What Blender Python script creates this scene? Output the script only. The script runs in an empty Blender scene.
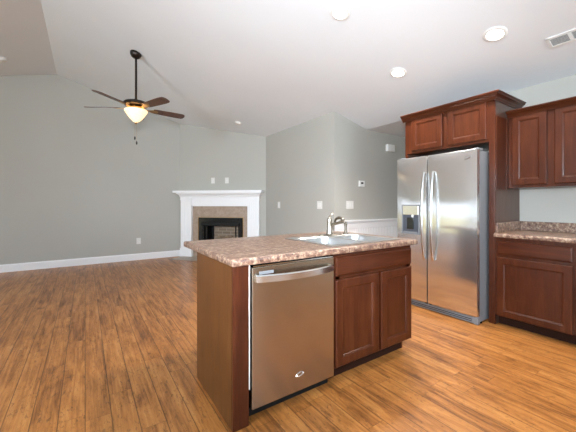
import bpy, bmesh, math, random
from mathutils import Matrix, Vector

scene = bpy.context.scene
C = scene.collection
PI = math.pi
random.seed(4)

# ------------------------------------------------------------------ camera
cam_data = bpy.data.cameras.new('camera')
cam_data.sensor_width = 36.0
cam_data.lens = 36.0 * 303.0 / 576.0
cam_data.shift_y = -12.0 / 576.0
cam_data.clip_start = 0.02
cam = bpy.data.objects.new('camera', cam_data)
cam.location = (0, 0, 1.2)
cam.rotation_euler = (PI / 2, 0, -math.radians(33.8))
C.objects.link(cam)
scene.camera = cam

# ------------------------------------------------------------------ world
world = bpy.data.worlds.new('daylight')
world.use_nodes = True
wt = world.node_tree
bg = wt.nodes['Background']
# bright hazy sky above a sunlit yellow-green lawn
wtc = wt.nodes.new('ShaderNodeTexCoord')
wsp = wt.nodes.new('ShaderNodeSeparateXYZ')
wrp = wt.nodes.new('ShaderNodeValToRGB')
wt.links.new(wtc.outputs['Generated'], wsp.inputs[0])
wmp = wt.nodes.new('ShaderNodeMapRange')
wmp.inputs[1].default_value, wmp.inputs[2].default_value = -1.0, 1.0
wt.links.new(wsp.outputs[2], wmp.inputs[0])
wt.links.new(wmp.outputs[0], wrp.inputs[0])
els = wrp.color_ramp.elements
els[0].position, els[0].color = 0.0, (0.25, 0.30, 0.24, 1)
els[1].position, els[1].color = 1.0, (0.48, 0.70, 1.0, 1)
for p_, c_ in ((0.465, (0.62, 0.56, 0.33, 1)), (0.5075, (0.66, 0.63, 0.40, 1)), (0.510, (0.30, 0.31, 0.26, 1)), (0.514, (0.86, 0.93, 1.0, 1))):
    el = els.new(p_)
    el.color = c_
wt.links.new(wrp.outputs[0], bg.inputs[0])
bg.inputs[1].default_value = 1.3
scene.world = world

# openings in the walls behind and beside the camera: (u0, u1, z0, z1)
HOLES_BACK = [(-2.6, 0.0, 0.0, 2.1), (1.0, 2.8, 1.05, 2.1)]
HOLES_SIDE = [(-1.2, 0.6, 0.7, 2.15), (4.4, 7.0, 0.0, 2.25)]
HOLES_LEFT = [(-4.6, -2.0, 0.3, 2.2)]


def portal(name, loc, rot, sx, sy):
    l = bpy.data.lights.new(name, 'AREA')
    l.shape = 'RECTANGLE'
    l.size, l.size_y = sx, sy
    l.cycles.is_portal = True
    o = bpy.data.objects.new(name, l)
    o.location, o.rotation_euler = loc, rot
    C.objects.link(o)


DAY = (0.71, 0.87, 1.0)


def daylight(loc, rot, sx, sy, power):
    l = bpy.data.lights.new('daylight', 'AREA')
    l.shape = 'RECTANGLE'
    l.size, l.size_y, l.energy, l.color = sx, sy, power, DAY
    o = bpy.data.objects.new('daylight', l)
    o.location, o.rotation_euler = loc, rot
    C.objects.link(o)


UP = 0.55                                             # area lights added in the openings as daylight, tilted up to brighten the ceiling
for (u0, u1, z0, z1), pw in zip(HOLES_BACK, (20, 80)):
    daylight(((u0 + u1) / 2, -3.50, (z0 + z1) / 2), (PI / 2 + UP, 0, 0), u1 - u0, z1 - z0, pw)
u0, u1, z0, z1 = HOLES_SIDE[0]
daylight((-5.0, (u0 + u1) / 2, (z0 + z1) / 2), (PI / 2 + UP, 0, -PI / 2), u1 - u0, z1 - z0, 300)
u0, u1, z0, z1 = HOLES_SIDE[1]
portal('daylight_opening', (-5.06, (u0 + u1) / 2, (z0 + z1) / 2), (PI / 2, 0, -PI / 2), u1 - u0, z1 - z0)
for u0, u1, z0, z1 in HOLES_LEFT:
    portal('daylight_opening', ((u0 + u1) / 2, 7.26, (z0 + z1) / 2), (-PI / 2, 0, 0), u1 - u0, z1 - z0)


def lamp(kind, name, loc, energy, col, soft, rot=None, spot=None):
    l = bpy.data.lights.new(name, kind)
    l.energy, l.color, l.shadow_soft_size = energy, col, soft
    if spot:
        l.spot_size, l.spot_blend = math.radians(spot), 0.9
    o = bpy.data.objects.new(name, l)
    o.location = loc
    if rot:
        o.rotation_euler = rot
    C.objects.link(o)


# photographer's flash, plus a weak upward spot added to brighten the ceiling
lamp('SPOT', 'flash', (-0.09, -0.06, 1.52), 285, (0.90, 0.94, 1.0), 0.03, (PI / 2 + math.radians(5), 0, -math.radians(37)), 96)
lamp('SPOT', 'ceiling_fill', (-0.09, -0.10, 1.56), 12, (0.70, 0.87, 1.0), 0.10, (PI * 0.92, 0, -math.radians(33.8)), 150)

vs = scene.view_settings
vs.view_transform = 'Standard'
vs.look = 'None'
vs.gamma = 1.0
vs.use_curve_mapping = False
vs.exposure = 0.72
scene.cycles.max_bounces = 8
scene.cycles.diffuse_bounces = 5
scene.cycles.sample_clamp_indirect = 4.0
scene.cycles.use_denoising = True
scene.cycles.caustics_reflective = False
scene.cycles.caustics_refractive = False


# ------------------------------------------------------------------ materials
class NT:
    def __init__(self, name):
        self.m = bpy.data.materials.new(name)
        self.m.use_nodes = True
        self.t = self.m.node_tree
        self.b = self.t.nodes['Principled BSDF']

    def n(self, typ, **kw):
        nd = self.t.nodes.new(typ)
        for k, v in kw.items():
            if k.startswith('i_'):
                k = k[2:]
                key = int(k) if k.isdigit() else k.replace('_', ' ')
                self.inp(nd, key, v)
            else:
                setattr(nd, k, v)
        return nd

    def inp(self, nd, key, v):
        s = nd.inputs[key]
        if isinstance(v, bpy.types.NodeSocket):
            self.t.links.new(v, s)
        elif isinstance(v, bpy.types.Node):
            self.t.links.new(v.outputs[0], s)
        else:
            s.default_value = v

    def set(self, **kw):
        for k, v in kw.items():
            self.inp(self.b, k.replace('_', ' '), v)

    def math(self, op, a, b=0.0, c=0.0):
        return self.n('ShaderNodeMath', operation=op, i_0=a, i_1=b, i_2=c).outputs[0]

    def coords(self, scale=(1, 1, 1), rot=(0, 0, 0)):
        tc = self.n('ShaderNodeTexCoord')
        mp = self.n('ShaderNodeMapping')
        self.inp(mp, 'Vector', tc.outputs['Object'])
        mp.inputs['Scale'].default_value = scale
        mp.inputs['Rotation'].default_value = rot
        return mp.outputs[0]

    def noise(self, vec, scale, detail=4, rough=0.55, dist=0.0):
        nd = self.n('ShaderNodeTexNoise', i_Vector=vec, i_Scale=scale, i_Detail=detail, i_Roughness=rough, i_Distortion=dist)
        return nd.outputs['Fac']

    def ramp(self, fac, stops, interp='LINEAR'):
        nd = self.n('ShaderNodeValToRGB')
        cr = nd.color_ramp
        cr.interpolation = interp
        while len(cr.elements) < len(stops):
            cr.elements.new(0.5)
        for e, (p, c) in zip(cr.elements, stops):
            e.position = p
            e.color = c if len(c) == 4 else (*c, 1)
        self.inp(nd, 'Fac', fac)
        return nd.outputs[0]

    def mix(self, fac, a, b, mode='MIX'):
        nd = self.n('ShaderNodeMix', data_type='RGBA', blend_type=mode)
        self.inp(nd, 0, fac)
        for key, v in ((6, a), (7, b)):
            if isinstance(v, tuple) and len(v) == 3:
                v = (*v, 1)
            self.inp(nd, key, v)
        return nd.outputs[2]

    def bump(self, h, strength, dist=0.002):
        nd = self.n('ShaderNodeBump', i_Strength=strength, i_Distance=dist)
        self.inp(nd, 'Height', h)
        self.inp(self.b, 'Normal', nd.outputs[0])


def plain(name, col, rough=0.5, metal=0.0, var=0.04, scale=30, **kw):
    k = NT(name)
    f = k.noise(k.coords(), scale, 3)
    lo = tuple(max(0, c * (1 - var)) for c in col)
    hi = tuple(min(1, c * (1 + var)) for c in col)
    k.set(Base_Color=k.ramp(f, [(0.3, lo), (0.7, hi)]), Roughness=rough, Metallic=metal, **kw)
    return k.m


def wall_paint(name, col, rough=0.75, bump=0.12, sc=260):
    k = NT(name)
    v = k.coords()
    f = k.noise(v, 1.3, 2)
    k.set(Base_Color=k.ramp(f, [(0.3, tuple(c * 0.985 for c in col)), (0.7, tuple(c * 1.015 for c in col))]), Roughness=rough)
    k.bump(k.noise(v, sc, 2), bump, 0.001)
    return k.m


def wood(name, axis, dark, mid, light, rough=0.32, blotch=0.6):
    k = NT(name)
    sc = [9.0, 9.0, 9.0]
    sc[axis] = 0.8
    v = k.coords(tuple(sc))
    g = k.noise(v, 3.0, 6, 0.62, 0.5)
    fine = k.noise(v, 14.0, 3, 0.6)
    bl = k.noise(k.coords(), 4.5, 3)
    f = k.math('ADD', k.math('MULTIPLY', g, 0.55), k.math('MULTIPLY', fine, 0.2))
    f = k.math('ADD', f, k.math('MULTIPLY', bl, 0.25))
    col = k.ramp(f, [(0.3, dark), (0.5, mid), (0.72, light)])
    k.set(Base_Color=col, Roughness=rough, Coat_Weight=0.08, Coat_Roughness=0.2)
    k.b.inputs['Specular IOR Level'].default_value = 0.24
    k.bump(fine, 0.08, 0.0006)
    return k.m


CH_D, CH_M, CH_L = (0.030, 0.0068, 0.0024), (0.060, 0.0145, 0.0050), (0.102, 0.029, 0.0108)
M = {}
M['wall'] = wall_paint('greige_wall_paint', (0.445, 0.435, 0.398))
M['ceiling'] = wall_paint('ceiling_paint', (0.76, 0.79, 0.815), 0.85, 0.25, 190)
M['trim'] = plain('white_trim_paint', (0.87, 0.87, 0.88), 0.35, var=0.01)
M['wood_z'] = wood('cherry_wood_upright_grain', 2, CH_D, CH_M, CH_L)
M['wood_y'] = wood('cherry_wood_grain_along_kitchen', 1, CH_D, CH_M, CH_L)
M['wood_x'] = wood('cherry_wood_grain_along_island', 0, CH_D, CH_M, CH_L)
M['veneer'] = wood('brown_veneer_end_panel', 2, (0.070, 0.024, 0.006), (0.105, 0.038, 0.0095), (0.135, 0.053, 0.014), 0.45)
M['veneer_kitchen'] = wood('brown_grey_veneer_side_panel', 2, (0.070, 0.036, 0.026), (0.092, 0.050, 0.037), (0.115, 0.066, 0.05), 0.3)
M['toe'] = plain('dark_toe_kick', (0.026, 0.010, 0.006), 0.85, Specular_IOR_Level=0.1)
M['black'] = plain('black_plastic', (0.006, 0.006, 0.006), 0.6, Specular_IOR_Level=0.2)
M['black_gloss'] = plain('black_gloss_metal', (0.010, 0.011, 0.012), 0.15)
M['white_plastic'] = plain('white_plastic', (0.80, 0.80, 0.78), 0.35, var=0.01)
M['plate'] = plain('almond_switch_plate', (0.74, 0.73, 0.70), 0.35, var=0.01)
M['grey_case'] = plain('grey_painted_appliance_case', (0.19, 0.20, 0.215), 0.38)
M['bronze'] = plain('dark_bronze', (0.030, 0.022, 0.018), 0.35, 0.7)
M['brass'] = plain('antique_brass', (0.42, 0.25, 0.10), 0.3, 1.0)
M['nickel'] = plain('brushed_nickel', (0.40, 0.36, 0.30), 0.25, 1.0)
M['chrome'] = plain('chrome', (0.80, 0.80, 0.80), 0.08, 1.0)
M['dispenser'] = plain('dispenser_cavity_plastic', (0.055, 0.065, 0.085), 0.3)
M['log'] = plain('ceramic_log', (0.28, 0.19, 0.12), 0.8, var=0.4, scale=14)


def stainless(name, col, tangent, rough=0.24, aniso=0.75, grain=2, metal=1.0):
    k = NT(name)
    sc = [300.0, 300.0, 300.0]
    sc[grain] = 1.5
    f = k.noise(k.coords(tuple(sc)), 1.0, 2)
    wav = k.noise(k.coords((0.9, 0.9, 1.6)), 1.4, 1)
    k.set(Base_Color=(*col, 1), Metallic=metal, Roughness=k.ramp(f, [(0.25, (rough - 0.012,) * 3), (0.75, (rough + 0.012,) * 3)]), Anisotropic=aniso)
    tv = k.n('ShaderNodeCombineXYZ', i_0=tangent[0], i_1=tangent[1], i_2=tangent[2])
    k.inp(k.b, 'Tangent', tv.outputs[0])
    k.bump(wav, 0.12, 0.006)
    return k.m


M['steel'] = stainless('brushed_stainless_refrigerator', (0.72, 0.72, 0.72), (0, 1, 0), 0.17, 0.88, 1, 0.94)
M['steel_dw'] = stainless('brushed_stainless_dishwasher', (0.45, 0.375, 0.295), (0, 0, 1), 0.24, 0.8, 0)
M['steel_sink'] = stainless('satin_stainless_sink', (0.58, 0.58, 0.58), (1, 0, 0), 0.3, 0.0, 0)
M['steel_handle'] = stainless('polished_stainless_handle', (0.72, 0.72, 0.72), (0, 0, 1), 0.2, 0.0, 2)


def emissive(name, col, strength):
    k = NT(name)
    k.set(Base_Color=(0.85, 0.83, 0.8, 1), Emission_Color=(*col, 1), Emission_Strength=strength, Roughness=0.4)
    return k.m


M['bulb'] = emissive('lit_flood_bulb', (1.0, 0.90, 0.76), 9.0)


def bowl_glass():
    k = NT('lit_frosted_amber_glass')
    f = k.noise(k.coords(), 16, 4, 0.6, 1.0)
    col = k.ramp(f, [(0.3, (1.0, 0.62, 0.26)), (0.7, (1.0, 0.80, 0.48))])
    k.set(Base_Color=(0.85, 0.75, 0.55, 1), Emission_Color=col, Emission_Strength=0.6, Roughness=0.3)
    return k.m


M['bowl'] = bowl_glass()


def floor_mat():
    k = NT('rustic_hickory_planks')
    tc = k.n('ShaderNodeTexCoord')
    sp = k.n('ShaderNodeSeparateXYZ')
    k.inp(sp, 0, tc.outputs['Object'])
    X, Y = sp.outputs[0], sp.outputs[1]
    px = k.math('DIVIDE', X, 0.125)
    row = k.math('FLOOR', px)
    fx = k.math('FRACT', px)
    rr = k.n('ShaderNodeTexWhiteNoise', noise_dimensions='1D')
    k.inp(rr, 'W', row)
    py = k.math('ADD', k.math('DIVIDE', Y, 1.15), k.math('MULTIPLY', rr.outputs['Value'], 7.3))
    colid = k.math('FLOOR', py)
    fy = k.math('FRACT', py)
    cid = k.n('ShaderNodeCombineXYZ', i_0=row, i_1=colid)
    wn = k.n('ShaderNodeTexWhiteNoise', noise_dimensions='2D')
    k.inp(wn, 'Vector', cid.outputs[0])
    rid = wn.outputs['Value']
    off = k.math('MULTIPLY', rid, 37.0)
    # grain stretched along the plank
    gv = k.n('ShaderNodeCombineXYZ', i_0=k.math('MULTIPLY', X, 17.0), i_1=k.math('MULTIPLY', Y, 0.75), i_2=off)
    grain = k.noise(gv.outputs[0], 2.2, 7, 0.66, 1.1)
    gv2 = k.n('ShaderNodeCombineXYZ', i_0=k.math('MULTIPLY', X, 5.5), i_1=k.math('MULTIPLY', Y, 1.1), i_2=off)
    blot = k.noise(gv2.outputs[0], 1.9, 5, 0.62, 0.9)
    f = k.math('ADD', k.math('MULTIPLY', grain, 0.50), k.math('MULTIPLY', blot, 0.50))
    f = k.math('ADD', f, k.math('MULTIPLY', k.math('SUBTRACT', rid, 0.5), 0.065))
    col = k.ramp(f, [(0.30, (0.085, 0.030, 0.009)), (0.41, (0.27, 0.100, 0.025)), (0.52, (0.45, 0.178, 0.044)),
                     (0.66, (0.58, 0.265, 0.078))])
    # thin dark saw marks and knots
    mk = k.n('ShaderNodeCombineXYZ', i_0=k.math('MULTIPLY', X, 14.0), i_1=k.math('MULTIPLY', Y, 4.5), i_2=off)
    kn = k.noise(mk.outputs[0], 3.3, 4, 0.7, 1.6)
    kmask = k.ramp(kn, [(0.56, (0, 0, 0)), (0.64, (1, 1, 1))])
    col = k.mix(k.math('MULTIPLY', kmask, 0.52), col, (0.075, 0.036, 0.018))
    ex = k.math('MINIMUM', fx, k.math('SUBTRACT', 1.0, fx))
    ey = k.math('MINIMUM', fy, k.math('SUBTRACT', 1.0, fy))
    gx = k.math('LESS_THAN', ex, 0.022)
    gy = k.math('LESS_THAN', ey, 0.0010)
    gr = k.math('MAXIMUM', gx, gy)
    col = k.mix(k.math('MULTIPLY', gr, 0.62), col, (0.045, 0.02, 0.01))
    k.set(Base_Color=col, Roughness=k.ramp(grain, [(0.3, (0.40,) * 3), (0.7, (0.30,) * 3)]))
    k.b.inputs['Specular IOR Level'].default_value = 0.45
    hgt = k.math('SUBTRACT', k.math('MULTIPLY', grain, 0.4), gr)
    k.bump(hgt, 0.18, 0.0015)
    return k.m


M['floor'] = floor_mat()


def granite():
    k = NT('brown_speckled_laminate')
    v = k.coords()
    a = k.noise(v, 15, 6, 0.75, 0.8)
    b = k.noise(v, 38, 5, 0.72, 0.4)
    base = k.ramp(a, [(0.38, (0.060, 0.027, 0.019)), (0.47, (0.20, 0.110, 0.078)), (0.56, (0.25, 0.155, 0.108)), (0.68, (0.39, 0.285, 0.21))])
    sp = k.ramp(b, [(0.40, (0.020, 0.008, 0.007)), (0.47, (0.16, 0.080, 0.057)), (0.54, (0.29, 0.185, 0.125)), (0.64, (0.60, 0.50, 0.37))])
    col = k.mix(0.6, base, sp)
    k.set(Base_Color=col, Roughness=0.33)
    return k.m


M['granite'] = granite()


def tile_mat(name, c1, c2, sc, w):
    k = NT(name)
    v = k.coords()
    f = k.noise(v, sc, 5, 0.65)
    base = k.ramp(f, [(0.3, c1), (0.7, c2)])
    tc = k.n('ShaderNodeTexCoord')
    sp = k.n('ShaderNodeSeparateXYZ')
    k.inp(sp, 0, tc.outputs['Object'])
    fr = []
    for ax, o in ((0, 0.02), (2, 0.0), (1, 0.0)):
        q = k.math('FRACT', k.math('DIVIDE', k.math('ADD', sp.outputs[ax], 10.0 + o), w))
        fr.append(k.math('LESS_THAN', q, 0.012))
    g = k.math('MAXIMUM', fr[0], fr[1])
    k.set(Base_Color=k.mix(k.math('MULTIPLY', g, 0.35), base, (0.30, 0.26, 0.22)), Roughness=0.45)
    return k.m


M['tile'] = tile_mat('tan_stone_tile', (0.30, 0.215, 0.155), (0.43, 0.33, 0.25), 18, 0.305)
M['hearth'] = tile_mat('tan_hearth_tile', (0.34, 0.27, 0.21), (0.46, 0.38, 0.31), 12, 0.40)


def brick_mat():
    k = NT('refractory_brick_panel')
    tc = k.n('ShaderNodeTexCoord')
    mp = k.n('ShaderNodeMapping')
    k.inp(mp, 0, tc.outputs['Object'])
    mp.inputs['Rotation'].default_value = (PI / 2, 0, 0)
    br = k.n('ShaderNodeTexBrick', i_Scale=1.0)
    k.inp(br, 'Vector', mp.outputs[0])
    br.inputs['Color1'].default_value = (0.33, 0.24, 0.17, 1)
    br.inputs['Color2'].default_value = (0.24, 0.17, 0.115, 1)
    br.inputs['Mortar'].default_value = (0.42, 0.34, 0.26, 1)
    br.inputs['Brick Width'].default_value = 0.2
    br.inputs['Row Height'].default_value = 0.07
    br.inputs['Mortar Size'].default_value = 0.006
    k.set(Base_Color=br.outputs[0], Roughness=0.8)
    return k.m


M['brick'] = brick_mat()


def blade_mat():
    k = NT('walnut_fan_blade')
    f = k.noise(k.coords((3, 3, 3)), 5, 5, 0.6, 1.0)
    k.set(Base_Color=k.ramp(f, [(0.3, (0.055, 0.022, 0.011)), (0.7, (0.13, 0.052, 0.025))]), Roughness=0.35)
    return k.m


M['blade'] = blade_mat()


# ------------------------------------------------------------------ mesh helpers
INV = {}


class MB:
    def __init__(self):
        self.bm = bmesh.new()

    def merge(self, b2, mat=None):
        me = bpy.data.meshes.new('tmp')
        if mat is not None:
            b2.transform(mat)
        b2.to_mesh(me)
        b2.free()
        self.bm.from_mesh(me)
        bpy.data.meshes.remove(me)
        return self

    def box(self, x0, x1, y0, y1, z0, z1, bev=0.0, seg=2, mat=None):
        b = bmesh.new()
        bmesh.ops.create_cube(b, size=1.0)
        b.transform(Matrix.Translation(((x0 + x1) / 2, (y0 + y1) / 2, (z0 + z1) / 2)) @ Matrix.Diagonal((abs(x1 - x0), abs(y1 - y0), abs(z1 - z0), 1)))
        if bev > 0:
            bmesh.ops.bevel(b, geom=b.edges[:], offset=bev, segments=seg, affect='EDGES', profile=0.5)
        return self.merge(b, mat)

    def lathe(self, prof, n=32, mat=None, cap=True):
        """prof: list of (radius, z) turned about Z"""
        b = bmesh.new()
        rings = []
        for r, z in prof:
            if r < 1e-6:
                rings.append([b.verts.new((0, 0, z))])
            else:
                rings.append([b.verts.new((r * math.cos(2 * PI * i / n), r * math.sin(2 * PI * i / n), z)) for i in range(n)])
        for a, c in zip(rings, rings[1:]):
            for i in range(n):
                j = (i + 1) % n
                if len(a) == 1 and len(c) == 1:
                    continue
                if len(a) == 1:
                    b.faces.new((a[0], c[i], c[j]))
                elif len(c) == 1:
                    b.faces.new((a[i], a[j], c[0]))
                else:
                    b.faces.new((a[i], a[j], c[j], c[i]))
        if cap:
            for r in (rings[0], rings[-1]):
                if len(r) > 1:
                    b.faces.new(r)
        bmesh.ops.recalc_face_normals(b, faces=b.faces[:])
        return self.merge(b, mat)

    def tube(self, pts, rads, n=12, sx=1.0, mat=None):
        """round bar through pts with radius per point; sx flattens it"""
        b = bmesh.new()
        P = [Vector(p) for p in pts]
        if not hasattr(rads, '__len__'):
            rads = [rads] * len(P)
        rings = []
        up = None
        for i, p in enumerate(P):
            t = (P[min(i + 1, len(P) - 1)] - P[max(i - 1, 0)]).normalized()
            if up is None:
                ref = Vector((0, 0, 1)) if abs(t.z) < 0.9 else Vector((0, 1, 0))
                up = (ref - t * ref.dot(t)).normalized()
            else:
                up = (up - t * up.dot(t)).normalized()
            sd = t.cross(up)
            rings.append([b.verts.new(p + (up * math.cos(2 * PI * k / n) + sd * sx * math.sin(2 * PI * k / n)) * rads[i]) for k in range(n)])
        for a, c in zip(rings, rings[1:]):
            for k in range(n):
                b.faces.new((a[k], a[(k + 1) % n], c[(k + 1) % n], c[k]))
        b.faces.new(rings[0])
        b.faces.new(rings[-1])
        bmesh.ops.recalc_face_normals(b, faces=b.faces[:])
        return self.merge(b, mat)

    def prism(self, poly, z0, z1, mat=None, bev=0.0):
        b = bmesh.new()
        lo = [b.verts.new((x, y, z0)) for x, y in poly]
        hi = [b.verts.new((x, y, z1)) for x, y in poly]
        n = len(poly)
        b.faces.new(lo)
        b.faces.new(hi)
        for i in range(n):
            b.faces.new((lo[i], lo[(i + 1) % n], hi[(i + 1) % n], hi[i]))
        bmesh.ops.recalc_face_normals(b, faces=b.faces[:])
        if bev:
            bmesh.ops.bevel(b, geom=b.edges[:], offset=bev, segments=2, affect='EDGES')
        return self.merge(b, mat)

    def loft(self, loops, cap0=False, cap1=False, mat=None):
        b = bmesh.new()
        R = [[b.verts.new(p) for p in lp] for lp in loops]
        n = len(R[0])
        for a, c in zip(R, R[1:]):
            for i in range(n):
                b.faces.new((a[i], a[(i + 1) % n], c[(i + 1) % n], c[i]))
        if cap0:
            b.faces.new(R[0])
        if cap1:
            b.faces.new(R[-1])
        bmesh.ops.recalc_face_normals(b, faces=b.faces[:])
        return self.merge(b, mat)

    def sweep(self, path, prof, side=1):
        """moulding: profile (out, z) carried along an open plan path with mitred corners"""
        b = bmesh.new()
        P = [Vector(p) for p in path]
        ns = []
        for i in range(len(P) - 1):
            t = (P[i + 1] - P[i]).normalized()
            ns.append(Vector((t.y, -t.x)) * side)
        rings = []
        for i, p in enumerate(P):
            if i == 0:
                o = ns[0]
            elif i == len(P) - 1:
                o = ns[-1]
            else:
                o = ns[i - 1] + ns[i]
                o = o / (o.dot(ns[i]))
            rings.append([b.verts.new((p.x + o.x * q, p.y + o.y * q, z)) for q, z in prof])
        n = len(prof)
        for a, c in zip(rings, rings[1:]):
            for k in range(n):
                b.faces.new((a[k], a[(k + 1) % n], c[(k + 1) % n], c[k]))
        b.faces.new(rings[0])
        b.faces.new(rings[-1])
        bmesh.ops.recalc_face_normals(b, faces=b.faces[:])
        return self.merge(b)

    def build(self, name, mat, parent=None, local=False, smooth=None):
        bm = self.bm
        if parent is not None and not local:
            bm.transform(INV[parent.name])
        me = bpy.data.meshes.new(name)
        bm.to_mesh(me)
        bm.free()
        me.materials.append(M[mat])
        if smooth:
            for p in me.polygons:
                p.use_smooth = True
            me.set_sharp_from_angle(angle=math.radians(smooth))
        o = bpy.data.objects.new(name, me)
        C.objects.link(o)
        if parent is not None:
            o.parent = parent
            INV[o.name] = INV[parent.name]
        else:
            INV[o.name] = Matrix.Identity(4)
        return o


def thing(name, label, cat, loc=(0, 0, 0), rot=(0, 0, 0), group=None):
    o = bpy.data.objects.new(name, None)
    o.empty_display_size = 0.1
    C.objects.link(o)
    o.location = loc
    o.rotation_euler = rot
    from mathutils import Euler
    INV[o.name] = (Matrix.Translation(loc) @ Euler(rot).to_matrix().to_4x4()).inverted()
    o['label'], o['category'] = label, cat
    if group:
        o['group'] = group
    return o


def tag(o, label, cat, group=None):
    o['label'], o['category'] = label, cat
    if group:
        o['group'] = group
    return o


def struct(mb, name, mat, smooth=None):
    o = mb.build(name, mat, smooth=smooth)
    o['kind'] = 'structure'
    return o


def set_origin(o, loc):
    o.data.transform(Matrix.Translation(-Vector(loc)))
    o.location = loc
    return o


# ------------------------------------------------------------------ setting
RX, RZ, SL = -0.445, 3.65, 0.265                    # ridge of the vaulted ceiling
TILT = math.atan(SL)
YF, YB, XW, XR, XK, YH = 7.2, -3.5, -5.0, 3.27, 4.0, 3.565


def ceil_z(x):
    return RZ - SL * abs(x - RX)


struct(MB().box(XW - 0.12, 6.62, YB - 0.12, YF + 0.12, -0.12, 0.0), 'floor', 'floor')

c = MB()
for prof in ([(XW - 0.12, ceil_z(XW - 0.065)), (RX, RZ), (RX, RZ + 0.14), (XW - 0.12, ceil_z(XW - 0.12) + 0.14)],
             [(RX, RZ), (XK, ceil_z(XK)), (XK, ceil_z(XK) + 0.14), (RX, RZ + 0.14)]):
    c.prism(prof, -(YF + 0.12), -(YB - 0.12), mat=Matrix.Rotation(PI / 2, 4, 'X'))
c.box(XK, 6.62, YB - 0.12, YF + 0.12, ceil_z(XK), ceil_z(XK) + 0.14)
struct(c, 'ceiling', 'ceiling')

XMAT = Matrix.Rotation(PI / 2, 4, 'X')
# diagonal fireplace wall, built as the solid corner behind it
FM = Matrix.Translation((1.82, YF, 0)) @ Matrix.Rotation(-PI / 4, 4, 'Z')
fw = MB().box(0.0, 0.575, 0, 0.10, 0, 0.80).box(1.435, 2.0506, 0, 0.10, 0, 0.80)
fw.prism([(0, 0.80), (2.0506, 0.80), (2.0506, ceil_z(XR)), (0, ceil_z(1.82))], -0.10, 0, mat=XMAT)
fw.bm.transform(FM)
struct(fw, 'wall_fireplace', 'wall')
# right wall of the living room and the hall wall (one solid corner seen from both sides)
struct(MB().box(XR, XR + 0.12, YH + 0.12, 5.87, 0, ceil_z(XR)), 'wall_right', 'wall')
struct(MB().box(XR, 6.5, YH, YH + 0.12, 0, ceil_z(XR)), 'wall_hall', 'wall')
struct(MB().box(XK, XK + 0.12, YB, 2.40, 0, ceil_z(XK)), 'wall_kitchen', 'wall')
struct(MB().box(6.5, 6.62, YB, YH + 0.12, 0, ceil_z(XK)), 'wall_hall_end', 'wall')


def wall_with_holes(axis, at, thick, u0, u1, zt, holes):
    """wall along one axis with rectangular openings; zt(u) gives the top"""
    mb = MB()
    us = sorted({u0, u1, *[h[0] for h in holes], *[h[1] for h in holes], *([RX] if axis == 0 else [])})
    for a, b in zip(us, us[1:]):
        segs = [(0, None)]
        for h in holes:
            if h[0] <= a + 1e-6 and b <= h[1] + 1e-6:
                segs = ([(0, h[2])] if h[2] > 0.01 else []) + [(h[3], None)]
        for lo, hi in segs:
            if axis == 0:
                poly = [(a, lo), (b, lo), (b, hi if hi else zt(b)), (a, hi if hi else zt(a))]
                mb.prism(poly, -at, -(at - thick), mat=XMAT)
            else:
                mb.box(at - thick, at, a, b, lo, hi if hi else zt(a))
    return mb


holes_b, holes_s, holes_l = HOLES_BACK, HOLES_SIDE, HOLES_LEFT
struct(wall_with_holes(0, YF + 0.12, 0.12, XW - 0.12, 1.82, ceil_z, holes_l), 'wall_left', 'wall')
struct(wall_with_holes(0, YB, 0.12, XW - 0.12, XK, ceil_z, holes_b), 'wall_back', 'wall')
struct(wall_with_holes(1, XW, 0.12, YB, YF, lambda u: ceil_z(XW), holes_s), 'wall_side', 'wall')


def window_frame(n, axis, at, h):
    mb = MB()
    u0, u1, z0, z1 = h
    w = 0.07
    parts = [(u0 - w, u0, z0 - w if z0 > 0.1 else 0, z1 + w), (u1, u1 + w, z0 - w if z0 > 0.1 else 0, z1 + w), (u0, u1, z1, z1 + w),
             ((u0 + u1) / 2 - 0.03, (u0 + u1) / 2 + 0.03, z0, z1)]
    if z0 > 0.1:
        parts.append((u0, u1, z0 - w, z0))
    for a, b, c0, c1 in parts:
        if axis == 0:
            mb.box(a, b, at - 0.0, at + 0.02, c0, c1)
        else:
            mb.box(at, at + 0.02, a, b, c0, c1)
    struct(mb, n, 'trim')


window_frame('door_1', 0, YB + 0.001, holes_b[0])
window_frame('window_1', 0, YB + 0.001, holes_b[1])
window_frame('window_2', 1, XW + 0.001, holes_s[0])
window_frame('door_2', 1, XW + 0.001, holes_s[1])
window_frame('window_3', 0, YF - 0.021, holes_l[0])

# baseboards
BP = [(0, 0), (0.015, 0), (0.015, 0.115), (0.011, 0.128), (0.006, 0.138), (0, 0.138)]
struct(MB().sweep([(XW, YF - 0.001), (1.82, YF - 0.001), (1.86, YF - 0.041)], BP, 1), 'baseboard_left', 'trim')
struct(MB().sweep([(3.235, 5.785), (XR - 0.001, 5.75), (XR - 0.001, YH - 0.001), (6.5, YH - 0.001)], BP, 1), 'baseboard_right', 'trim')
struct(MB().box(XW, XW + 0.015, YB, 4.32, 0, 0.138).box(XW, XW + 0.015, 7.08, YF, 0, 0.138), 'baseboard_side', 'trim')
struct(MB().box(0.08, 3.3, YB, YB + 0.015, 0, 0.138), 'baseboard_back', 'trim')

struct(MB().box(XK - 0.015, XK, YB + 0.016, 0.148, 0, 0.138), 'baseboard_kitchen', 'trim')

# beadboard wainscot along the hall wall
w = MB()
x = XR + 0.02
while x < 6.45:
    w.box(x, x + 0.037, YH - 0.011, YH - 0.001, 0.14, 0.80, 0.003, 1)
    x += 0.042
w.box(XR + 0.001, 6.5, YH - 0.006, YH - 0.0005, 0.13, 0.86)
wo = struct(w, 'trim_1', 'trim')
struct(MB().box(XR + 0.001, 6.5, YH - 0.020, YH - 0.0005, 0.795, 0.90, 0.003).box(XR + 0.001, 6.5, YH - 0.045, YH - 0.0005, 0.905, 0.935, 0.008, 3).box(XR + 0.001, 6.5, YH - 0.03, YH - 0.0005, 0.89, 0.906, 0.004), 'trim_2', 'trim')


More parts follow.
